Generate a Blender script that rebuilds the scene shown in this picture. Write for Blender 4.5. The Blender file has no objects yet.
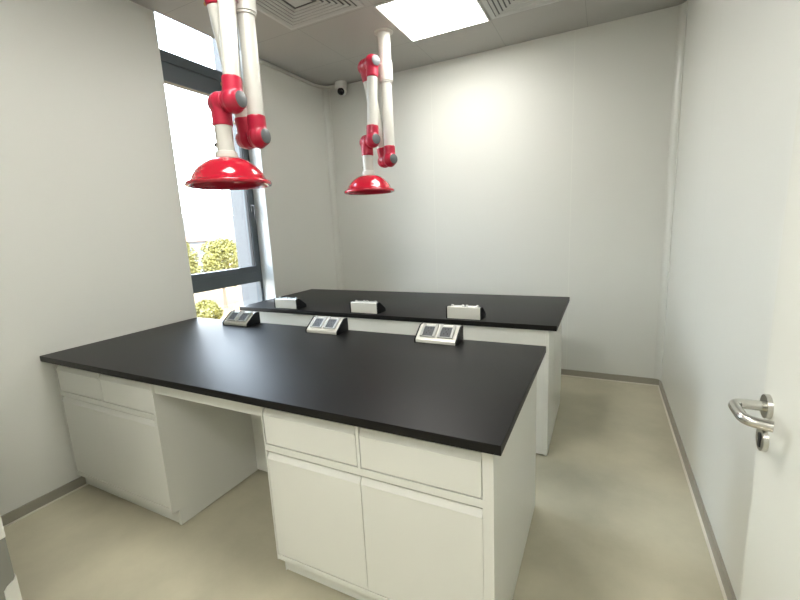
import bpy, bmesh, math, random
from mathutils import Vector, Matrix
random.seed(7)
PI = math.pi
scene = bpy.context.scene
COL = scene.collection
H = 2.981; W = 3.279; D = 2.91          # room height, width, depth (left wall x=0, back wall y=D)
NEAR = -0.86                            # inner face of the near wall
TOP = 0.85                              # worktop height
WY0, WY1 = 0.990, 1.852                 # window opening along the left wall
SILL = 0.62; HEAD = 3.45

# ------------------------------------------------------------------ materials
def mat(name, col, rough=0.5, metal=0.0, spec=0.5, coat=0.0, mottling=None, bump=None):
    m = bpy.data.materials.new(name); m.use_nodes = True
    nt = m.node_tree; b = nt.nodes['Principled BSDF']
    b.inputs['Base Color'].default_value = (*col, 1)
    b.inputs['Roughness'].default_value = rough
    b.inputs['Metallic'].default_value = metal
    b.inputs['Specular IOR Level'].default_value = spec
    b.inputs['Coat Weight'].default_value = coat
    tc = nt.nodes.new('ShaderNodeTexCoord')
    if mottling:
        scale, amount, detail = mottling
        n = nt.nodes.new('ShaderNodeTexNoise'); n.inputs['Scale'].default_value = scale
        n.inputs['Detail'].default_value = detail; n.inputs['Roughness'].default_value = 0.6
        r = nt.nodes.new('ShaderNodeValToRGB')
        r.color_ramp.elements[0].position = 0.3; r.color_ramp.elements[1].position = 0.7
        r.color_ramp.elements[0].color = (*[c * (1 - amount) for c in col], 1)
        r.color_ramp.elements[1].color = (*[min(1, c * (1 + amount)) for c in col], 1)
        nt.links.new(tc.outputs['Object'], n.inputs['Vector'])
        nt.links.new(n.outputs['Fac'], r.inputs['Fac'])
        nt.links.new(r.outputs['Color'], b.inputs['Base Color'])
    if bump:
        scale, st = bump
        n = nt.nodes.new('ShaderNodeTexNoise'); n.inputs['Scale'].default_value = scale
        n.inputs['Detail'].default_value = 4
        bp = nt.nodes.new('ShaderNodeBump'); bp.inputs['Strength'].default_value = st
        bp.inputs['Distance'].default_value = 0.002
        nt.links.new(tc.outputs['Object'], n.inputs['Vector'])
        nt.links.new(n.outputs['Fac'], bp.inputs['Height'])
        nt.links.new(bp.outputs['Normal'], b.inputs['Normal'])
    return m

def emit(name, col, strength):
    m = bpy.data.materials.new(name); m.use_nodes = True
    nt = m.node_tree; nt.nodes.remove(nt.nodes['Principled BSDF'])
    e = nt.nodes.new('ShaderNodeEmission'); e.inputs['Color'].default_value = (*col, 1)
    e.inputs['Strength'].default_value = strength
    nt.links.new(e.outputs[0], nt.nodes['Material Output'].inputs['Surface'])
    return m

def glass_mat():
    m = bpy.data.materials.new('window_glass'); m.use_nodes = True
    nt = m.node_tree; nt.nodes.remove(nt.nodes['Principled BSDF'])
    t = nt.nodes.new('ShaderNodeBsdfTransparent'); t.inputs[0].default_value = (0.96, 0.98, 0.98, 1)
    g = nt.nodes.new('ShaderNodeBsdfGlossy'); g.inputs['Roughness'].default_value = 0.02
    lw = nt.nodes.new('ShaderNodeLayerWeight'); lw.inputs['Blend'].default_value = 0.5
    pw = nt.nodes.new('ShaderNodeMath'); pw.operation = 'POWER'; pw.inputs[1].default_value = 5
    f = nt.nodes.new('ShaderNodeMath'); f.operation = 'MULTIPLY_ADD'; f.inputs[1].default_value = 0.9; f.inputs[2].default_value = 0.035
    nt.links.new(lw.outputs['Facing'], pw.inputs[0]); nt.links.new(pw.outputs[0], f.inputs[0])
    mx = nt.nodes.new('ShaderNodeMixShader')
    nt.links.new(f.outputs[0], mx.inputs[0]); nt.links.new(t.outputs[0], mx.inputs[1])
    nt.links.new(g.outputs[0], mx.inputs[2])
    nt.links.new(mx.outputs[0], nt.nodes['Material Output'].inputs['Surface'])
    return m

def seam_mat(name, col, rough, axes, width, dark, spec=0.5, bumpy=None):
    """paint or tile with thin joint lines at given coordinates: axes = [(axis, period, offset)]"""
    m = mat(name, col, rough, spec=spec, bump=bumpy)
    nt = m.node_tree; b = nt.nodes['Principled BSDF']
    tc = nt.nodes.new('ShaderNodeTexCoord'); sp = nt.nodes.new('ShaderNodeSeparateXYZ')
    nt.links.new(tc.outputs['Object'], sp.inputs[0])
    last = None
    for ax, per, off in axes:
        a = nt.nodes.new('ShaderNodeMath'); a.operation = 'SUBTRACT'; a.inputs[1].default_value = off - per / 2
        nt.links.new(sp.outputs[ax], a.inputs[0])
        d = nt.nodes.new('ShaderNodeMath'); d.operation = 'FLOORED_MODULO'; d.inputs[1].default_value = per
        nt.links.new(a.outputs[0], d.inputs[0])
        s = nt.nodes.new('ShaderNodeMath'); s.operation = 'SUBTRACT'; s.inputs[1].default_value = per / 2
        nt.links.new(d.outputs[0], s.inputs[0])
        ab = nt.nodes.new('ShaderNodeMath'); ab.operation = 'ABSOLUTE'; nt.links.new(s.outputs[0], ab.inputs[0])
        lt = nt.nodes.new('ShaderNodeMath'); lt.operation = 'LESS_THAN'; lt.inputs[1].default_value = width / 2
        nt.links.new(ab.outputs[0], lt.inputs[0])
        if last is None: last = lt
        else:
            mx = nt.nodes.new('ShaderNodeMath'); mx.operation = 'MAXIMUM'
            nt.links.new(last.outputs[0], mx.inputs[0]); nt.links.new(lt.outputs[0], mx.inputs[1]); last = mx
    mc = nt.nodes.new('ShaderNodeMixRGB'); mc.inputs[1].default_value = (*col, 1); mc.inputs[2].default_value = (*dark, 1)
    nt.links.new(last.outputs[0], mc.inputs[0]); nt.links.new(mc.outputs[0], b.inputs['Base Color'])
    return m

WALL = (0.665, 0.67, 0.625)
M = {}
M['wall_back'] = seam_mat('painted_panel_back', WALL, 0.5, [('X', 1.279, 1.243)], 0.004, (0.72, 0.73, 0.67))
M['wall_side'] = seam_mat('painted_panel_side', WALL, 0.30, [('Y', 1.279, 1.70)], 0.004, (0.60, 0.61, 0.56))
M['wall_left'] = mat('painted_panel_left', WALL, 0.42)
M['ceiling'] = seam_mat('ceiling_tile', (0.42, 0.415, 0.39), 0.6, [('X', 0.655, 0.65), ('Y', 0.662, 2.37)], 0.004, (0.30, 0.30, 0.28))
M['floor'] = mat('beige_resin_floor', (0.45, 0.42, 0.31), 0.42, mottling=(1.7, 0.16, 7), bump=(60, 0.08))
M['corridor_floor'] = mat('corridor_floor', (0.47, 0.435, 0.325), 0.42, mottling=(2.2, 0.10, 5))
M['skirting'] = mat('brushed_aluminium_skirting', (0.33, 0.315, 0.265), 0.42, metal=0.35)
M['sealant'] = mat('pale_sealant', (0.66, 0.63, 0.54), 0.5)
M['cove'] = mat('aluminium_cove', (0.63, 0.635, 0.59), 0.3, metal=0.05)
M['frame'] = mat('grey_window_aluminium', (0.085, 0.10, 0.11), 0.4, metal=0.3)
M['gasket'] = mat('black_gasket', (0.012, 0.012, 0.012), 0.6)
M['glass'] = glass_mat()
M['reveal'] = mat('white_reveal', (0.66, 0.68, 0.68), 0.35)
M['cabinet'] = mat('white_powder_coat', (0.675, 0.678, 0.635), 0.33)
M['cabinet_in'] = mat('cabinet_inside', (0.30, 0.30, 0.28), 0.6)
M['black'] = mat('black_resin_worktop', (0.0045, 0.0042, 0.0042), 0.42, spec=0.22, bump=(500, 0.06))
M['tube'] = mat('white_tube', (0.55, 0.547, 0.50), 0.28)
M['red'] = mat('red_plastic', (0.40, 0.012, 0.040), 0.33)
M['redgloss'] = mat('red_glossy_shell', (0.44, 0.008, 0.026), 0.14, coat=0.4)
M['cap'] = mat('grey_cap', (0.11, 0.12, 0.125), 0.4)
M['steel'] = mat('brushed_steel', (0.55, 0.54, 0.50), 0.24, metal=1.0)
M['brass'] = mat('brass_screw', (0.55, 0.42, 0.20), 0.3, metal=1.0)
M['darkmetal'] = mat('dark_metal', (0.04, 0.04, 0.04), 0.35, metal=0.6)
M['aluminium'] = mat('satin_aluminium', (0.74, 0.73, 0.67), 0.3, metal=0.25)
M['endcap'] = mat('black_plastic', (0.006, 0.007, 0.009), 0.45, spec=0.25)
M['bezel'] = mat('grey_bezel', (0.50, 0.50, 0.48), 0.3, metal=0.2)
M['plate'] = mat('dark_socket_plate', (0.09, 0.095, 0.10), 0.28)
M['slot'] = mat('black_slot', (0.01, 0.01, 0.01), 0.5)
M['vent'] = mat('grey_white_vent', (0.52, 0.53, 0.51), 0.45)
M['ventdark'] = mat('vent_inside', (0.10, 0.10, 0.10), 0.7)
M['lamp'] = emit('lit_panel', (1.0, 0.98, 0.93), 18.0)
M['lamp_near'] = emit('lit_panel_near', (1.0, 0.98, 0.93), 27.0)
M['fill_corridor'] = emit('corridor_fill_panel', (1.0, 0.985, 0.94), 19.5)  # fill light for the panels added in the corridor
M['lampframe'] = mat('white_lamp_frame', (0.75, 0.75, 0.72), 0.4)
M['camwhite'] = mat('camera_white', (0.66, 0.66, 0.62), 0.35)
M['camblack'] = mat('camera_black', (0.006, 0.006, 0.007), 0.12)
M['door'] = mat('door_paint', (0.66, 0.66, 0.60), 0.4)
M['greyplate'] = mat('grey_plate', (0.22, 0.22, 0.195), 0.5, bump=(300, 0.15))
M['ground'] = mat('dry_ground', (0.150, 0.088, 0.036), 0.9, mottling=(0.12, 0.35, 4))
M['leaf'] = mat('yellow_green_leaves', (0.13, 0.115, 0.02), 0.6, mottling=(0.7, 0.35, 3))
M['trunk'] = mat('bark', (0.12, 0.09, 0.06), 0.9)
M['plaster'] = mat('white_plaster', (0.14, 0.143, 0.148), 0.8)
M['pane'] = mat('blue_grey_pane', (0.097, 0.107, 0.118), 0.2)
M['tile'] = mat('orange_roof', (0.16, 0.075, 0.045), 0.8)
M['cladding'] = mat('grey_cladding', (0.115, 0.118, 0.121), 0.6)
M['bezel_dark'] = mat('grey_handle', (0.16, 0.17, 0.18), 0.35, metal=0.4)
M['facade'] = mat('facade_grey', (0.40, 0.41, 0.41), 0.6)

# ------------------------------------------------------------------ mesh helpers
def smooth_by_angle(me, deg=35):
    bm = bmesh.new(); bm.from_mesh(me)
    for f in bm.faces: f.smooth = True
    for e in bm.edges:
        e.smooth = not (len(e.link_faces) == 2 and e.calc_face_angle(0) > math.radians(deg))
    bm.to_mesh(me); bm.free()

def obj(name, bm, m, parent=None, loc=None, smooth=None):
    bmesh.ops.recalc_face_normals(bm, faces=bm.faces)
    me = bpy.data.meshes.new(name); bm.to_mesh(me); bm.free()
    if smooth: smooth_by_angle(me, smooth)
    mats = m if isinstance(m, (list, tuple)) else [m]
    for k in mats: me.materials.append(k)
    o = bpy.data.objects.new(name, me); COL.objects.link(o)
    if parent: o.parent = parent
    if loc: o.location = loc
    return o

def tag(o, label, cat, group=None, kind=None):
    o['label'] = label; o['category'] = cat
    if group: o['group'] = group
    if kind: o['kind'] = kind
    return o

def thing(name, label, cat, loc=(0, 0, 0), rz=0, group=None):
    o = bpy.data.objects.new(name, None); COL.objects.link(o)
    o.location = loc; o.rotation_euler = (0, 0, rz); o.empty_display_size = 0.1
    return tag(o, label, cat, group)

def struct(name, bm, m, parent=None, smooth=None):
    o = obj(name, bm, m, parent, smooth=smooth)
    if not parent: o['kind'] = 'structure'
    return o

def dup(root):
    r = root.copy(); COL.objects.link(r)
    for ch in list(root.children):
        c = ch.copy(); COL.objects.link(c); c.parent = r
        for g in ch.children:
            d = g.copy(); COL.objects.link(d); d.parent = c
    return r

def box(bm, x0, x1, y0, y1, z0, z1, bev=0, mi=0):
    r = bmesh.ops.create_cube(bm, size=1)
    for v in r['verts']:
        v.co = Vector((x0 + (v.co.x + .5) * (x1 - x0), y0 + (v.co.y + .5) * (y1 - y0), z0 + (v.co.z + .5) * (z1 - z0)))
    fs = {f for v in r['verts'] for f in v.link_faces}
    for f in fs: f.material_index = mi
    if bev:
        es = {e for f in fs for e in f.edges}
        bmesh.ops.bevel(bm, geom=list(es), offset=bev, segments=2, affect='EDGES', profile=0.7)
    return bm

def B(*a, bev=0):
    return box(bmesh.new(), *a, bev=bev)

def prism(bm, pts, ax, a, b, mi=0):
    """extrude a 2-D outline along ax ('x': pts are (y,z); 'y': (x,z); 'z': (x,y))"""
    def mk(p, t):
        return {'x': (t, p[0], p[1]), 'y': (p[0], t, p[1]), 'z': (p[0], p[1], t)}[ax]
    lo = [bm.verts.new(mk(p, a)) for p in pts]; hi = [bm.verts.new(mk(p, b)) for p in pts]
    n = len(pts)
    fs = [bm.faces.new(lo), bm.faces.new(hi)]
    for i in range(n): fs.append(bm.faces.new((lo[i], lo[(i + 1) % n], hi[(i + 1) % n], hi[i])))
    for f in fs: f.material_index = mi
    return bm

def cyl(bm, p0, p1, r0, r1=None, seg=28, mi=0):
    p0 = Vector(p0); p1 = Vector(p1); r1 = r0 if r1 is None else r1
    d = p1 - p0; q = d.to_track_quat('Z', 'Y').to_matrix().to_4x4()
    q.translation = (p0 + p1) / 2
    r = bmesh.ops.create_cone(bm, cap_ends=True, segments=seg, radius1=r0, radius2=r1, depth=d.length, matrix=q)
    for v in r['verts']:
        for f in v.link_faces: f.material_index = mi
    return bm

def lathe(bm, prof, seg=48, mat4=None, closed=False):
    rings = []
    for r, z in prof:
        if r < 1e-6: rings.append([bm.verts.new((0, 0, z))])
        else: rings.append([bm.verts.new((r * math.cos(2 * PI * i / seg), r * math.sin(2 * PI * i / seg), z)) for i in range(seg)])
    pairs = list(zip(rings, rings[1:]))
    if closed: pairs.append((rings[-1], rings[0]))
    for a, b in pairs:
        for i in range(seg):
            j = (i + 1) % seg
            if len(a) == 1 and len(b) == 1: continue
            if len(a) == 1: bm.faces.new((a[0], b[i], b[j]))
            elif len(b) == 1: bm.faces.new((a[i], a[j], b[0]))
            else: bm.faces.new((a[i], a[j], b[j], b[i]))
    if mat4 is not None:
        vs = [v for ring in rings for v in ring]
        bmesh.ops.transform(bm, matrix=mat4, verts=vs)
    return bm

def tube(bm, pts, r, seg=16):
    """swept round bar along a smooth polyline"""
    pts = [Vector(p) for p in pts]; rings = []
    up = Vector((0, 0, 1)); nrm = None
    for i, p in enumerate(pts):
        t = (pts[min(i + 1, len(pts) - 1)] - pts[max(i - 1, 0)]).normalized()
        if nrm is None:
            nrm = t.orthogonal().normalized()
        nrm = (nrm - t * nrm.dot(t)).normalized()
        bn = t.cross(nrm)
        rings.append([bm.verts.new(p + r * (math.cos(2 * PI * k / seg) * nrm + math.sin(2 * PI * k / seg) * bn)) for k in range(seg)])
    for a, b in zip(rings, rings[1:]):
        for k in range(seg): bm.faces.new((a[k], a[(k + 1) % seg], b[(k + 1) % seg], b[k]))
    bm.faces.new(rings[0]); bm.faces.new(rings[-1])
    return bm

def rounded_path(pts, rad, n=8):
    pts = [Vector(p) for p in pts]; out = [pts[0]]
    for a, b, c in zip(pts, pts[1:], pts[2:]):
        u = (a - b).normalized(); v = (c - b).normalized()
        p = b + u * rad; q = b + v * rad
        for i in range(n + 1):
            t = i / n
            out.append((1 - t) ** 2 * p + 2 * t * (1 - t) * b + t * t * q)
    out.append(pts[-1]); return out

def fused(name, bm, m, parent, voxel=0.005, smooth_it=8, loc=None):
    """one cast shape out of overlapping pieces"""
    bmesh.ops.recalc_face_normals(bm, faces=bm.faces)
    me = bpy.data.meshes.new(name); bm.to_mesh(me); bm.free()
    t = bpy.data.objects.new(name + '_raw', me); COL.objects.link(t)
    r = t.modifiers.new('r', 'REMESH'); r.mode = 'VOXEL'; r.voxel_size = voxel
    s = t.modifiers.new('s', 'SMOOTH'); s.factor = 0.5; s.iterations = smooth_it
    dg = bpy.context.evaluated_depsgraph_get(); dg.update()
    me2 = bpy.data.meshes.new_from_object(t.evaluated_get(dg)); me2.name = name
    bpy.data.objects.remove(t); bpy.data.meshes.remove(me)
    for p in me2.polygons: p.use_smooth = True
    me2.materials.clear(); me2.materials.append(m)
    o = bpy.data.objects.new(name, me2); COL.objects.link(o); o.parent = parent
    if loc: o.location = loc
    return o

# ------------------------------------------------------------------ the room shell
T = 0.445
struct('floor', B(0, W, NEAR, D, -0.10, 0), M['floor'])
struct('ceiling', B(0.0, W, NEAR, D, H, H + 0.06), M['ceiling'])
o = struct('ceiling_slab', B(-T, W + 0.12, NEAR - 0.10, D + 0.12, HEAD + 0.002, HEAD + 0.2), M['facade'])
bm = bmesh.new()
box(bm, -T, 0, NEAR - 0.10, WY0, -0.10, HEAD); box(bm, -T, 0, WY1, D + 0.12, -0.10, HEAD)
box(bm, -T, 0, WY0, WY1, -0.10, SILL)
struct('wall_left', bm, M['wall_left'])
struct('wall_back', B(0, W, D, D + 0.12, -0.10, HEAD), M['wall_back'])
struct('wall_right', B(W, W + 0.12, NEAR - 0.10, D + 0.12, -0.10, HEAD), M['wall_side'])
DX0, DX1, DH = 1.00, 3.16, 2.28           # doorway in the near wall, widened out of view to let corridor fill light in
bm = bmesh.new()
box(bm, 0, DX0, NEAR - 0.10, NEAR, -0.10, HEAD); box(bm, DX1, W, NEAR - 0.10, NEAR, -0.10, HEAD)
box(bm, DX0, DX1, NEAR - 0.10, NEAR, DH, HEAD)
struct('wall_near', bm, M['wall_left'])
# the corridor the photograph is taken from
bm = bmesh.new(); CY = -2.6
box(bm, 0.6, W + 0.9, CY, NEAR - 0.10, -0.10, 0)
o = struct('floor_corridor', bm, M['corridor_floor'])
bm = bmesh.new()
box(bm, 0.6, W + 0.9, CY - 0.1, CY, -0.10, 2.7); box(bm, 0.5, 0.6, CY - 0.1, NEAR - 0.10, -0.10, 2.7)
box(bm, W + 0.9, W + 1.0, CY - 0.1, NEAR - 0.10, -0.10, 2.7); box(bm, W + 0.12, W + 0.9, NEAR - 0.10, NEAR, -0.10, 2.7)
struct('wall_corridor', bm, M['wall_left'])
struct('ceiling_corridor', B(0.5, W + 1.0, CY - 0.1, NEAR - 0.10, 2.7, 2.76), M['lampframe'])

# skirting with its pale sealant line
BH = 0.062; BT = 0.012
struct('baseboard_left', B(0, BT, -0.62, D, 0.0, BH, bev=0.002), M['skirting'])
struct('baseboard_back', B(BT, W - BT, D - BT, D, 0.0, BH, bev=0.002), M['skirting'])
struct('baseboard_right', B(W - BT, W, NEAR, D, 0.0, BH, bev=0.002), M['skirting'])
def bead(x0, x1, y0, y1): return B(x0, x1, y0, y1, 0.0, 0.007)
struct('trim_1', bead(BT, BT + 0.010, -0.62, D - BT), M['sealant'])
struct('trim_2', bead(BT + 0.010, W - BT - 0.010, D - BT - 0.012, D - BT), M['sealant'])
struct('trim_3', bead(W - BT - 0.010, W - BT, NEAR, D - BT), M['sealant'])
# quarter-round cove profiles in the two far corners
def cove(cx, sx):
    pts = [(cx, D)]; R = 0.055
    pts.append((cx + sx * R, D))
    pts.append((cx + sx * R, D - 0.004))
    for i in range(9):
        a = i / 8 * PI / 2
        pts.append((cx + sx * (R - (R - 0.004) * math.sin(a)), D - R + (R - 0.004) * math.cos(a)))
    pts.append((cx, D - R))
    return prism(bmesh.new(), pts, 'z', BH, H)
struct('trim_4', cove(0, 1), M['cove'], smooth=30)
struct('trim_5', cove(W, -1), M['cove'], smooth=30)

# ------------------------------------------------------------------ the window
FX = -0.145; FD = 0.06                     # room-side face of the frame and its depth
wf = bmesh.new()
box(wf, FX - FD, FX, WY0, WY0 + 0.05, SILL, HEAD); box(wf, FX - FD, FX, WY1 - 0.035, WY1, SILL, HEAD)
box(wf, FX - FD, FX, WY0 + 0.05, WY1 - 0.035, SILL, SILL + 0.05); box(wf, FX - FD, FX, WY0 + 0.05, WY1 - 0.035, HEAD - 0.05, HEAD)
win = struct('window_1', wf, M['frame'])
ya, yb = WY0 + 0.05, WY1 - 0.035
obj('transom', B(FX - FD, FX + 0.004, ya, yb, 1.012, 1.105, bev=0.003), M['frame'], win)
bm = bmesh.new()                            # the opening sash above the lower transom
s = 0.045
box(bm, FX - 0.05, FX + 0.010, ya, yb, 1.105, 1.163, 0.003); box(bm, FX - 0.05, FX + 0.010, ya, yb, 2.60, 2.65, 0.003)
box(bm, FX - 0.05, FX + 0.010, ya, ya + s, 1.155, 2.60, 0.003); box(bm, FX - 0.05, FX + 0.010, yb - s, yb, 1.155, 2.60, 0.003)
sash = obj('sash', bm, M['frame'], win)
bm = bmesh.new()
for y in (ya + s, yb - s - 0.006): box(bm, FX - 0.03, FX + 0.002, y, y + 0.006, 1.155, 2.60)
obj('gasket', bm, M['gasket'], sash)
bm = bmesh.new(); box(bm, FX + 0.010, FX + 0.022, yb - 0.032, yb - 0.014, 1.66, 1.73, 0.003)
tube(bm, rounded_path([(FX + 0.02, yb - 0.023, 1.72), (FX + 0.05, yb - 0.023, 1.72), (FX + 0.05, yb - 0.023, 1.60)], 0.015), 0.007, 10)
obj('window_handle', bm, M['bezel_dark'], win)
obj('transom', B(FX - FD, FX + 0.004, ya, yb, 2.65, 2.735, bev=0.003), M['frame'], win)
obj('transom', B(FX - FD, FX + 0.008, ya, yb, 2.737, 2.815, bev=0.003), M['frame'], win)
obj('pane', B(FX - 0.034, FX - 0.028, ya, yb, SILL + 0.05, 1.012), M['glass'], win)
obj('pane', B(FX - 0.034, FX - 0.028, ya + s, yb - s, 1.155, 2.60), M['glass'], win)
obj('pane', B(FX - 0.034, FX - 0.028, ya, yb, 2.815, HEAD - 0.05), M['glass'], win)
struct('trim_6', B(FX, -0.001, WY1 - 0.004, WY1, SILL, HEAD - 0.001), M['reveal'])
struct('trim_8', B(-T + 0.001, FX - FD - 0.001, WY1 - 0.006, WY1, SILL, HEAD - 0.001), M['cladding'])

# ------------------------------------------------------------------ the open door
DXF = 3.13; DY1 = 0.080
door = struct('door_1', B(DXF, DXF + 0.042, NEAR + 0.03, DY1, 0.008, DH - 0.01, bev=0.002), M['door'])
hz, hy = 1.039, 0.040
bm = bmesh.new(); cyl(bm, (DXF, hy, hz), (DXF - 0.009, hy, hz), 0.027, 0.026, 40)
obj('rosette', bm, M['steel'], door, smooth=30)
bm = bmesh.new(); cyl(bm, (DXF, hy + 0.002, hz - 0.078), (DXF - 0.009, hy + 0.002, hz - 0.078), 0.027, 0.026, 40)
ro = obj('rosette', bm, M['steel'], door, smooth=30)
bm = bmesh.new(); cyl(bm, (DXF - 0.009, hy + 0.002, hz - 0.072), (DXF - 0.0105, hy + 0.002, hz - 0.072), 0.009, 0.009, 20)
box(bm, DXF - 0.0105, DXF - 0.009, hy - 0.003, hy + 0.007, hz - 0.096, hz - 0.074)
obj('keyhole', bm, M['slot'], ro)
path = rounded_path([(DXF - 0.005, hy, hz), (DXF - 0.064, hy, hz), (DXF - 0.064, hy - 0.090, hz), (DXF - 0.022, hy - 0.106, hz)], 0.024)
bm = bmesh.new(); tube(bm, path, 0.011, 20)
obj('lever_handle', bm, M['steel'], door, smooth=40)
# steel door frame round the doorway
bm = bmesh.new()
box(bm, DX0, DX0 + 0.03, NEAR - 0.11, NEAR + 0.01, 0, DH); box(bm, DX1 - 0.012, DX1, NEAR - 0.11, NEAR + 0.01, 0, DH)
box(bm, DX0 + 0.03, DX1 - 0.012, NEAR - 0.11, NEAR + 0.01, DH - 0.008, DH)
struct('trim_7', bm, M['door'])

# ------------------------------------------------------------------ worktops
def worktop(label, y0, y1, x1):
    bm = bmesh.new(); box(bm, 0.003, x1, y0, y1, TOP - 0.032, TOP, 0.003)
    return tag(obj('worktop', bm, M['black'], smooth=30), label, 'worktop')
worktop('long black matt worktop of the front bench, nearest the camera', -0.007, 0.9855, 2.5606)
worktop('long black matt worktop of the rear bench, by the back wall', 1.404, 2.388, 2.5695)
Z1 = TOP - 0.0325                           # top of the cabinets

# ------------------------------------------------------------------ base cabinets
def front(bm, x0, x1, z0, z1, yf):
    """drawer or door front with a finger pull folded along its top edge"""
    prism(bm, [(yf, z0), (yf, z1 - 0.036), (yf - 0.003, z1 - 0.033), (yf + 0.009, z1 - 0.010), (yf + 0.009, z1 - 0.0085),
               (yf + 0.014, z1 - 0.0085), (yf + 0.014, z1 - 0.014), (yf + 0.014, z0)], 'x', x0, x1)
    return bm

def cabinet(root, x0, x1, cols, doors, depth_back, right_panel, left_panel, yf=0.045):
    """carcass with an open face frame, a drawer above and a door below in each column"""
    bm = bmesh.new(); kz = 0.095; t = 0.018
    # sides: cut back at the toe kick
    for a, b in ((x0, x0 + left_panel), (x1 - right_panel, x1)):
        prism(bm, [(yf - 0.002, kz), (yf - 0.002, Z1), (depth_back, Z1), (depth_back, 0.007), (yf + 0.036, 0.007), (yf + 0.036, kz)], 'x', a, b)
    ia, ib = x0 + left_panel, x1 - right_panel
    box(bm, ia, ib, yf, depth_back, kz, kz + t)                 # bottom
    box(bm, ia, ib, depth_back - t, depth_back, kz + t, Z1)      # back
    box(bm, ia, ib, yf, yf + 0.02, 0.788, Z1)                   # top rail
    box(bm, ia, ib, yf, yf + 0.02, 0.599, 0.627)        # middle rail
    box(bm, ia, ib, yf, yf + 0.02, kz + t, 0.119)               # bottom rail
    for spans, za, zb in ((doors, 0.119, 0.599), (cols, 0.627, 0.788)):   # stiles
        edges = [ia] + [v for c in spans for v in c] + [ib]
        for i in range(0, len(edges), 2):
            if edges[i + 1] - edges[i] > 0.003:
                box(bm, edges[i], edges[i + 1], yf + 0.0004, yf + 0.02, za, zb)
    body = obj('carcass', bm, M['cabinet'], root)
    obj('inside', B(ia + 0.001, ib - 0.001, yf + 0.03, yf + 0.034, kz + t, Z1 - 0.02), M['cabinet_in'], root)
    obj('toe_kick', B(ia, ib, yf + 0.038, yf + 0.052, 0.012, kz), M['cabinet'], root)
    for a, b in cols:
        bm = bmesh.new(); front(bm, a + 0.0032, b - 0.0032, 0.6320, 0.786, yf + 0.001)
        obj('drawer', bm, M['cabinet'], root)
    for a, b in doors:
        dg = 0.0012 if x0 > 1 else 0.0
        bm = bmesh.new(); front(bm, a + dg, b - dg, 0.1235, 0.597, yf + 0.001)
        obj('door', bm, M['cabinet'], root)
    return root

def bench(names, end_right=True):
    """cabinets and knee-space panels of one bench; built in the front bench's coordinates"""
    res = []
    big = thing('base_cabinet', names[0], 'cabinet')
    cabinet(big, 1.600, 2.5265, [(1.606, 2.042), (2.054, 2.492)], [(1.606, 2.0475), (2.0485, 2.492)], 0.60, 0.020, 0.005)
    small = thing('base_cabinet', names[1], 'cabinet')
    cabinet(small, 0.020, 0.906, [(0.028, 0.450), (0.460, 0.886)], [(0.028, 0.4545), (0.4552, 0.886)], 0.60, 0.018, 0.006)
    ap = thing('knee_space_panel', names[2], 'panel')
    obj('apron', B(0.9065, 1.5995, 0.055, 0.075, 0.738, Z1), M['cabinet'], ap)
    obj('back_panel', B(0.8900, 1.6150, 0.6005, 0.618, 0.012, Z1), M['cabinet'], ap)
    rear = thing('service_panel', names[3], 'panel')
    bx, ex = (0.020, 2.5065) if end_right else (0.041, 0.020)   # the finished end faces the aisle
    obj('back_board', B(bx, bx + 2.4855, 0.902, 0.920, 0.012, Z1), M['cabinet'], rear)
    bm = bmesh.new(); box(bm, ex, ex + 0.020, 0.6015, 0.922, 0.007, Z1, 0.0015)
    obj('end_board', bm, M['cabinet'], rear)
    return [big, small, ap, rear]

fb = bench([
    'white base cabinet with two drawers and two doors, nearest the camera',
    'white base cabinet with two drawers and two doors, against the left wall',
    'white apron and back panel of knee space under the front worktop',
    'white service panel closing the back of the front bench'])
rb = bench([
    'white base cabinet under the rear worktop at its window end',
    'white base cabinet under the rear worktop at its right end',
    'white knee space panel under the rear worktop',
    'white service panel of the rear bench, facing the front bench'], end_right=False)
for o in rb:                                 # the rear bench faces the back wall
    o.rotation_euler = (0, 0, PI); o.location = (2.546, 2.338, 0)

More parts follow.
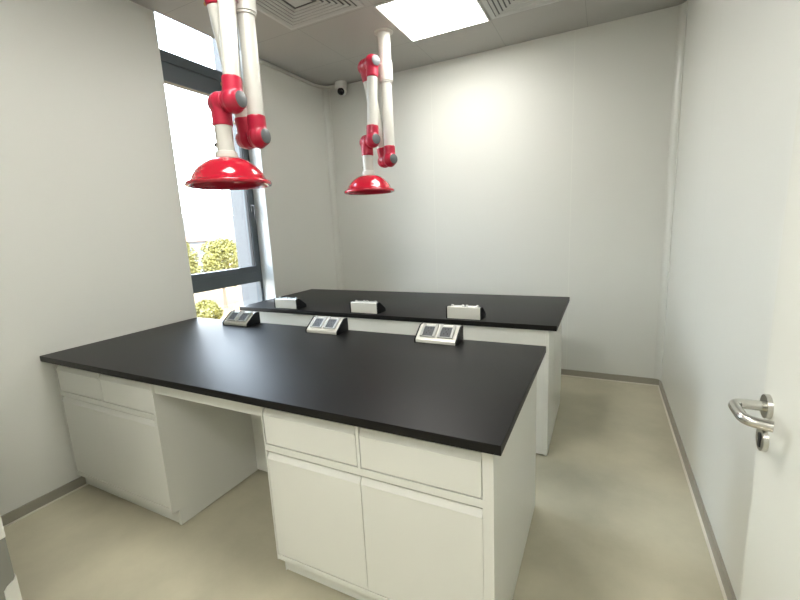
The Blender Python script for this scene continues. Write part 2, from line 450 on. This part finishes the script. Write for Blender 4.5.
# ------------------------------------------------------------------ power outlet boxes
OL = 0.222
prof = [(0.0, 0.002), (0.0, 0.017), (0.006, 0.024), (0.076, 0.076), (0.086, 0.079), (0.108, 0.079), (0.112, 0.075), (0.112, 0.002)]
def outlet_box(label, group):
    root = thing('power_outlet_box', label, 'power outlet', group=group)
    obj('housing', prism(bmesh.new(), prof, 'x', 0.0, OL), M['aluminium'], root)
    cap = [(-0.003, 0.0), (-0.003, 0.018), (0.004, 0.026), (0.075, 0.079), (0.086, 0.082), (0.110, 0.082), (0.115, 0.077), (0.115, 0.0)]
    for a, b in ((-0.007, 0.0), (OL, OL + 0.007)):
        obj('end_cap', prism(bmesh.new(), cap, 'x', a, b), M['endcap'], root)
    # slope frame: origin at the bottom of the slope, v along it, n out of it
    o0 = Vector((0, 0.006, 0.024)); v = Vector((0, 0.070, 0.052)); L = v.length; v.normalize(); n = Vector((0, -v.z, v.y))
    def slab(bm, u0, u1, v0, v1, n0, n1):
        vs = [bm.verts.new(Vector((u, 0, 0)) + o0 + v * q + n * h) for h in (n0, n1) for q in (v0, v1) for u in (u0, u1)]
        for f in ((0, 1, 3, 2), (4, 5, 7, 6), (0, 1, 5, 4), (2, 3, 7, 6), (0, 2, 6, 4), (1, 3, 7, 5)):
            bm.faces.new([vs[i] for i in f])
    for u in (0.020, 0.118):
        bm = bmesh.new(); w = 0.084
        slab(bm, u, u + 0.013, 0.010, L + 0.010, 0.0005, 0.011); slab(bm, u + w - 0.013, u + w, 0.010, L + 0.010, 0.0005, 0.011)
        slab(bm, u + 0.013, u + w - 0.013, L - 0.010, L - 0.003, 0.0005, 0.010); slab(bm, u + 0.013, u + w - 0.013, 0.010, 0.015, 0.0005, 0.008)
        ou = obj('outlet', bm, M['bezel'], root)
        bm = bmesh.new(); slab(bm, u + 0.013, u + w - 0.013, 0.015, L - 0.010, 0.0005, 0.008)
        obj('faceplate', bm, M['plate'], ou)
        bm = bmesh.new(); c = u + w / 2
        for du, dv in ((-0.010, 0.030), (0.010, 0.030), (0.0, 0.042), (-0.008, 0.060), (0.008, 0.060)):
            slab(bm, c + du - 0.0017, c + du + 0.0017, dv, dv + 0.009, 0.0082, 0.0087)
        obj('slot', bm, M['slot'], ou)
    return root
FX0 = (0.452, 1.180, 1.914)
fl = ['grey power outlet box on the front worktop at the window end',
      'grey power outlet box in the middle of the front worktop',
      'grey power outlet box on the front worktop at its right end']
rl = ['power outlet box seen from behind on the rear worktop, beside the window',
      'power outlet box seen from behind in the middle of the rear worktop',
      'power outlet box seen from behind on the rear worktop at its right end']
p0 = outlet_box(fl[0], 'outlet boxes along the front worktop')
for i, x in enumerate(FX0):
    o = p0 if i == 0 else dup(p0)
    o.location = (x, 0.857, TOP); o['label'] = fl[i]
for i, x in enumerate((0.385, 1.128, 1.885)):
    o = dup(p0); o['group'] = 'outlet boxes along the rear worktop'; o['label'] = rl[i]
    o.location = (x + OL, 1.433 + 0.115, TOP); o.rotation_euler = (0, 0, PI)

# ------------------------------------------------------------------ fume extraction arms
def fume_arm(loc, angle, label):
    """column on the ceiling, two hinged tubes folded beside it, red hood; local z=0 is the first hinge"""
    root = thing('fume_extraction_arm', label, 'extraction arm', loc, angle, 'red and white extraction arms')
    top = H - loc[2]
    S1 = 0.146; S = 0.184; XO = -0.070; A2 = 0.025; XH = -0.058   # fold distance; planes of the first tube, second tube and hood
    z1 = 0.708; z2 = 0.135                   # heights of the upper and lower hinge
    bm = bmesh.new(); lathe(bm, [(0.0, top), (0.075, top), (0.075, top - 0.006), (0.060, top - 0.012), (0.0, top - 0.012)])
    obj('ceiling_flange', bm, M['tube'], root, smooth=30)
    bm = bmesh.new(); cyl(bm, (0, 0, 0.73), (0, 0, top - 0.011), 0.0500, seg=40)
    obj('ceiling_column', bm, M['tube'], root, smooth=30)
    bm = bmesh.new(); lathe(bm, [(0.046, 0.590), (0.0515, 0.590), (0.0515, 0.602), (0.0565, 0.602), (0.057, 0.606), (0.057, 0.742), (0.0555, 0.746), (0.0502, 0.746), (0.046, 0.69)], closed=True)
    sl = obj('collar', bm, M['tube'], root, smooth=30)
    for z in (0.63, 0.72):
        bm = bmesh.new(); cyl(bm, (0.010, -0.055, z), (0.011, -0.061, z), 0.006, seg=12)
        obj('screw', bm, M['bezel'], sl)
    bm = bmesh.new(); cyl(bm, (0, 0, 0.09), (0, 0, 0.68), 0.0445, seg=40)
    obj('swivel_tube', bm, M['tube'], root, smooth=30)
    SK = 0.108                               # socket length
    def half(c, side, sock, mid, tilt=0.0, far=0.048):
        """cast joint half: a bulb on the hinge axis plus a socket pointing up (+1) or down (-1)"""
        bm = bmesh.new(); x = c[0]
        dirv = Vector((0, -math.sin(tilt), math.cos(tilt))) * sock
        base = Vector(c)
        cyl(bm, base, base + dirv * SK, 0.049, 0.048, 36)
        x_in = mid + side * 0.001; x_out = x + side * far
        cyl(bm, (x_in, c[1], c[2]), (x_out - side * 0.02, c[1], c[2]), 0.052, 0.052, 40)
        bmesh.ops.create_uvsphere(bm, u_segments=32, v_segments=20, radius=0.060 if side > 0 else 0.054, matrix=Matrix.Translation((x + side * 0.002, c[1], c[2])) @ Matrix.Diagonal((0.80 if abs(x - mid) > 0.04 else 0.6, 1, 1, 1)))
        cyl(bm, (x, c[1], c[2]), (x_out + side * 0.004, c[1], c[2]), 0.057, 0.042, 40)
        h = fused('joint', bm, M['red'], root, 0.004, 8)
        bm = bmesh.new()
        prof = [(0.0, 0.006), (0.034, 0.0055), (0.038, 0.003), (0.039, -0.004), (0.0, -0.004)]
        m4 = Matrix.Translation((x_out + side * 0.003, c[1], c[2])) @ Matrix.Rotation(side * PI / 2, 4, 'Y')
        lathe(bm, prof, 36, m4)
        obj('joint_cap', bm, M['cap'], h, smooth=40)
        bm = bmesh.new()
        p = base + dirv * 0.088
        lathe(bm, [(0, 0.0), (0.006, 0.0), (0.006, 0.016), (0.009, 0.016), (0.009, 0.020), (0, 0.020)], 14, Matrix.Translation(p + Vector((-0.046, 0, 0))) @ Matrix.Rotation(-PI / 2, 4, 'Y'))
        obj('screw', bm, M['brass'], h, smooth=40)
        return h
    tl = math.atan2(S1, z1); t2 = math.atan2(S1 - S, z1 - z2)                   # lean of the first tube
    m0, m1, m2 = XO / 2, (XO + A2) / 2, (A2 + XH) / 2
    half((0, 0, 0), 1, 1, m0)
    half((XO, 0, 0), -1, 1, m0, tl)
    half((XO, -S1, z1), -1, -1, m1, tl)
    half((A2, -S1, z1), 1, -1, m1, t2)
    half((A2, -S, z2), 1, 1, m2, t2)
    half((XH, -S, z2), -1, -1, m2, far=0.042)
    d = Vector((0, -S1, z1)); ln = d.length; d.normalize()
    bm = bmesh.new(); a = Vector((XO, 0, 0))
    cyl(bm, a + d * 0.095, a + d * (ln - 0.095), 0.0425, seg=36)
    obj('arm_tube', bm, M['tube'], root, smooth=30)
    bm = bmesh.new(); a = Vector((A2, -S, z2)); b = Vector((A2, -S1, z1)); d = (b - a).normalized()
    cyl(bm, a + d * 0.095, b - d * 0.095, 0.0405, seg=36)
    obj('arm_tube', bm, M['tube'], root, smooth=30)
    # neck and hood
    hz = -0.123
    bm = bmesh.new(); cyl(bm, (XH, -S, z2 - 0.095), (XH, -S, hz + 0.01), 0.0425, seg=36)
    neck = obj('hood_neck', bm, M['tube'], root, smooth=30)
    bm = bmesh.new(); lathe(bm, [(0.0425, 0.030), (0.050, 0.026), (0.055, 0.004), (0.055, -0.004), (0.040, -0.004)], 40, Matrix.Translation((XH, -S, hz)), closed=True)
    obj('neck_collar', bm, M['tube'], neck, smooth=30)
    zc = z2 - 0.19
    bm = bmesh.new(); lathe(bm, [(0, 0.0), (0.005, 0.0), (0.005, 0.014), (0.011, 0.014), (0.011, 0.024), (0, 0.024)], 14, Matrix.Translation((XH - 0.041, -S, zc)) @ Matrix.Rotation(-PI / 2, 4, 'Y'))
    obj('knob', bm, M['darkmetal'], neck, smooth=40)
    outer = [(0.040, 0.0), (0.070, -0.003), (0.102, -0.013), (0.130, -0.028), (0.155, -0.045), (0.172, -0.063), (0.184, -0.081),
             (0.196, -0.084), (0.205, -0.087), (0.208, -0.091), (0.208, -0.098), (0.205, -0.101)]
    inner = [(0.200, -0.1005), (0.188, -0.094), (0.175, -0.089), (0.168, -0.068), (0.151, -0.049), (0.126, -0.032), (0.099, -0.017), (0.068, -0.007), (0.040, -0.004)]
    bm = bmesh.new(); lathe(bm, [(q, z * 1.38) for q, z in outer + inner], 72, Matrix.Translation((XH, -S, hz - 0.002)), closed=True)
    obj('hood', bm, M['redgloss'], root, smooth=50)
    return root
fume_arm((1.176, 2.095, 2.015), math.radians(-25), 'red-hooded extraction arm farther from the camera, over the rear bench')
fume_arm((1.103, 0.698, 1.974), math.radians(4), 'nearer extraction arm with red hood, hanging in front of the window')

# ------------------------------------------------------------------ ceiling fittings
def ceiling_light(cx, cy, label, zc=H, w=0.65, d=0.645, lit='lamp'):
    root = thing('ceiling_light', label, 'ceiling light', (cx, cy, zc), group='square ceiling light panels')
    a, b = w / 2, d / 2; f = 0.012
    bm = bmesh.new()
    box(bm, -a, a, -b, -b + f, -0.010, 0); box(bm, -a, a, b - f, b, -0.010, 0)
    box(bm, -a, -a + f, -b + f, b - f, -0.010, 0); box(bm, a - f, a, -b + f, b - f, -0.010, 0)
    obj('light_frame', bm, M['lampframe'], root)
    obj('diffuser', B(-a + f, a - f, -b + f, b - f, -0.007, -0.001), M[lit], root)
    return root
ceiling_light(1.632, 2.036, 'bright square ceiling light panel above the rear bench')
ceiling_light(1.632, 0.072, 'bright square ceiling light panel above the front bench', lit='lamp_near')
ceiling_light(1.25, -1.60, 'added fill light panel, out of view, at the left end of the corridor behind the doorway', zc=2.7, lit='fill_corridor')  # unseen panel, added to brighten the left cabinet and wall
ceiling_light(2.95, -1.60, 'added fill light panel, out of view, at the right end of the corridor behind the doorway', zc=2.7, lit='fill_corridor')  # unseen panel, added to light the bench fronts

def air_vent(cx, cy, label):
    root = thing('air_vent', label, 'air vent', (cx, cy, H), group='square ceiling air vents')
    a = 0.325
    def ring(bm, r0, z0, r1, z1, t=0.004):
        """square louvre ring sloping from half-width r0 to r1"""
        q = [(-1, -1), (1, -1), (1, 1), (-1, 1)]
        R = [[bm.verts.new((sx * r, sy * r, z)) for sx, sy in q] for r, z in ((r0, z0), (r1, z1), (r1, z1 + t), (r0, z0 + t))]
        for i in range(4):
            for k in range(4):
                A = R[i]; Bq = R[(i + 1) % 4]
                bm.faces.new((A[k], A[(k + 1) % 4], Bq[(k + 1) % 4], Bq[k]))
    bm = bmesh.new(); ring(bm, a, -0.006, a - 0.034, -0.012, 0.005)
    obj('vent_frame', bm, M['vent'], root)
    obj('backing', B(-a + 0.02, a - 0.02, -a + 0.02, a - 0.02, -0.004, -0.001), M['ventdark'], root)
    for r in (0.272, 0.239, 0.206, 0.173, 0.140, 0.107):
        bm = bmesh.new(); ring(bm, r + 0.010, -0.0165, r - 0.010, -0.013, 0.003)
        obj('louvre', bm, M['vent'], root)
    obj('centre_plate', B(-0.07, 0.07, -0.07, 0.07, -0.018, -0.014), M['vent'], root)
    return root
air_vent(0.928, 1.352, 'square louvred air vent near the window, left of the light panel')
air_vent(2.300, 2.030, 'square louvred air vent right of the light panel')

cam_o = thing('security_camera', 'small white dome security camera with black lens in the far left ceiling corner', 'camera', (0.262, 2.835, H))
bm = bmesh.new(); lathe(bm, [(0, 0), (0.064, 0), (0.064, -0.055), (0.061, -0.064), (0.052, -0.070), (0.0, -0.070)], 36)
obj('base', bm, M['camwhite'], cam_o, smooth=35)
look = (Vector((1.9, -1.0, 1.25)) - Vector((0.262, 2.835, H))).normalized()
ball_c = Vector((0, 0, -0.082)); 
bm = bmesh.new(); bmesh.ops.create_uvsphere(bm, u_segments=32, v_segments=20, radius=0.054, matrix=Matrix.Translation(ball_c))
ball = obj('ball', bm, M['camwhite'], cam_o, smooth=80)
m4 = look.to_track_quat('Z', 'Y').to_matrix().to_4x4(); m4.translation = ball_c
bm = bmesh.new(); lathe(bm, [(0, 0.0565), (0.018, 0.0545), (0.030, 0.049), (0.036, 0.041), (0.034, 0.036), (0, 0.036)], 32, m4)
obj('lens', bm, M['camblack'], ball, smooth=50)
bm = bmesh.new(); tube(bm, rounded_path([(0.016, 1.90, H - 0.018), (0.016, 2.72, H - 0.018), (0.075, 2.84, H - 0.018), (0.205, 2.84, H - 0.018)], 0.06), 0.016, 14)
tag(obj('cable_conduit', bm, M['tube'], smooth=50), 'thin white conduit along top of left wall running to the security camera', 'conduit')

# ------------------------------------------------------------------ object cut by the lower left corner of the photo
cab = thing('storage_unit', 'white and grey unit cut off by the lower left corner of the photo', 'storage unit', (0, 0, 0))
ax, ay = 0.86, -0.532
obj('upper_body', B(0.30, ax, NEAR + 0.02, ay, 0.405, 0.95, bev=0.006), M['cabinet'], cab)
obj('grey_panel', B(0.304, ax - 0.003, NEAR + 0.024, ay - 0.003, 0.085, 0.4045), M['greyplate'], cab)
bm = bmesh.new()
prism(bm, [(ay, 0.0), (ay, 0.245), (ay - 0.008, 0.228), (ay - 0.030, 0.218), (ay - 0.040, 0.205), (ay - 0.044, 0.0)], 'x', ax - 0.06, ax + 0.002)
obj('foot', bm, M['cabinet'], cab)
obj('foot', prism(bmesh.new(), [(ay, 0.0), (ay, 0.084), (ay - 0.070, 0.084), (ay - 0.070, 0.0)], 'x', 0.31, 0.37), M['cabinet'], cab)

# ------------------------------------------------------------------ outside the window
GZ = -8.0
struct('ground_outside', B(-320, -2.0, -120, 420, GZ - 0.3, GZ), M['ground'])

def tree(x, y, h, w, label, seed):
    rnd = random.Random(seed)
    root = thing('tree', label, 'tree', (x, y, GZ), group='yellow-green trees outside the window')
    bm = bmesh.new(); cyl(bm, (0, 0, 0), (0, 0, h * 0.55), 0.22, 0.12, 10)
    for k in range(5):
        a = rnd.uniform(0, 2 * PI); cyl(bm, (0, 0, h * 0.35), (math.cos(a) * w * 0.3, math.sin(a) * w * 0.3, h * 0.65), 0.09, 0.04, 7)
    obj('trunk', bm, M['trunk'], root)
    bm = bmesh.new()
    blobs = []
    for k in range(34):
        a = rnd.uniform(0, 2 * PI); r = w * 0.40 * math.sqrt(rnd.random()); z = h * rnd.uniform(0.38, 0.88)
        r *= 1.0 - 0.5 * max(0, (z / h - 0.6) / 0.3)
        blobs.append((Vector((math.cos(a) * r, math.sin(a) * r, z)), w * rnd.uniform(0.13, 0.20)))
    for c, br in blobs:
        for k in range(240):
            v = Vector((rnd.gauss(0, 1), rnd.gauss(0, 1), rnd.gauss(0, 1))).normalized() * br * rnd.uniform(0.7, 1.1) + c
            s = rnd.uniform(0.11, 0.20)
            u = Vector((rnd.gauss(0, 1), rnd.gauss(0, 1), rnd.gauss(0, 1))).normalized(); t = u.orthogonal().normalized()
            bm.faces.new([bm.verts.new(v + u * s), bm.verts.new(v + t * s * 0.6), bm.verts.new(v - u * s), bm.verts.new(v - t * s * 0.6)])
    obj('foliage', bm, M['leaf'], root)
    return root
# positions along the view through the window: direction (-1, s) from the camera
def spot(s, dist):
    n = math.hypot(1, s); return 2.8 - dist / n, -1.05 + dist * s / n
for i, (s, dist, h, w, lab) in enumerate([
        (0.70, 70, 9.4, 6.0, 'round yellow-green tree outside, partly behind the left window edge'),
        (0.83, 58, 9.2, 5.6, 'broad yellow-green tree outside, in the middle of the window view'),
        (0.945, 70, 9.8, 6.4, 'yellow-green tree outside at the right of the window view'),
        (1.09, 60, 9.3, 6.0, 'yellow-green tree outside, farthest right behind the window frame')]):
    x, y = spot(s, dist); tree(x, y, h, w, lab, 20 + i)
for i, (s, dist, h, w, lab) in enumerate([
        (0.755, 47, 2.6, 3.2, 'low green bush outside below the trees, seen under the transom')]):
    x, y = spot(s, dist); t = tree(x, y, h, w, lab, 40 + i); t.name = 'bush'; t['category'] = 'bush'; del t['group']

def building(x, y, rz, w, d, h, rows, cols, label, roof=None):
    root = thing('building', label, 'building', (x, y, GZ), rz)
    obj('building_wall', B(-w / 2, w / 2, 0, d, 0, h), M['plaster'], root)
    for r in range(rows):
        for c in range(cols):
            cx = -w / 2 + (c + 0.5) * w / cols; z = h - 2.2 - r * 3.2
            obj('building_window', B(cx - w / cols * 0.28, cx + w / cols * 0.28, -0.08, 0.0, z - 0.8, z + 0.7), M['pane'], root)
    if roof:
        obj('building_roof', prism(bmesh.new(), [(-0.6, h), (d / 2, h + roof), (d + 0.6, h)], 'x', -w / 2 - 0.5, w / 2 + 0.5), M['tile'], root)
    else:
        obj('parapet', B(-w / 2 - 0.2, w / 2 + 0.2, -0.2, d + 0.2, h, h + 0.6), M['plaster'], root)
    return root
x, y = spot(0.86, 190); building(x, y, math.radians(50), 52, 14, 16.8, 3, 12, 'long pale building with rows of windows far outside the window')
x, y = spot(0.70, 105); building(x, y, math.radians(52), 13, 9, 8.4, 2, 5, 'small house with orange roof outside at the left window edge', roof=1.2)

# ------------------------------------------------------------------ light, sky, camera
wd = bpy.data.worlds.new('sky'); scene.world = wd; wd.use_nodes = True
nt = wd.node_tree; bg = nt.nodes['Background']
tc = nt.nodes.new('ShaderNodeTexCoord'); sp = nt.nodes.new('ShaderNodeSeparateXYZ'); rp = nt.nodes.new('ShaderNodeValToRGB')
nt.links.new(tc.outputs['Generated'], sp.inputs[0]); nt.links.new(sp.outputs['Z'], rp.inputs['Fac'])
rp.color_ramp.elements[0].position = 0.0; rp.color_ramp.elements[0].color = (0.95, 0.97, 1.0, 1)
rp.color_ramp.elements[1].position = 0.7; rp.color_ramp.elements[1].color = (0.62, 0.78, 1.0, 1)
nt.links.new(rp.outputs['Color'], bg.inputs['Color']); bg.inputs['Strength'].default_value = 13.0
sun = bpy.data.lights.new('sun', 'SUN'); sun.energy = 12.0; sun.angle = math.radians(3); sun.color = (1.0, 0.95, 0.86)
so = bpy.data.objects.new('sun', sun); COL.objects.link(so)
so.rotation_euler = Vector((-0.62, 0.30, -0.72)).to_track_quat('-Z', 'Y').to_euler()
so.location = (20, -10, 25)

cd = bpy.data.cameras.new('camera'); co = bpy.data.objects.new('camera', cd); COL.objects.link(co)
yaw, pitch, roll, f = 0.46785086, -0.17817758, -0.04839995, 406.1631
F = Vector((-math.sin(yaw) * math.cos(pitch), math.cos(yaw) * math.cos(pitch), math.sin(pitch)))
R0 = Vector((math.cos(yaw), math.sin(yaw), 0)); U0 = R0.cross(F)
R = math.cos(roll) * R0 + math.sin(roll) * U0; U = -math.sin(roll) * R0 + math.cos(roll) * U0
mw = Matrix((R, U, -F)).transposed().to_4x4(); mw.translation = (2.79507, -1.04884, 1.46186)
co.matrix_world = mw
cd.sensor_width = 36; cd.sensor_fit = 'HORIZONTAL'; cd.lens = f / 800 * 36; cd.clip_start = 0.02; cd.clip_end = 1000
scene.camera = co
vs = scene.view_settings
vs.view_transform = 'Standard'; vs.look = 'None'; vs.exposure = 0.22; vs.gamma = 1.0; vs.use_curve_mapping = False
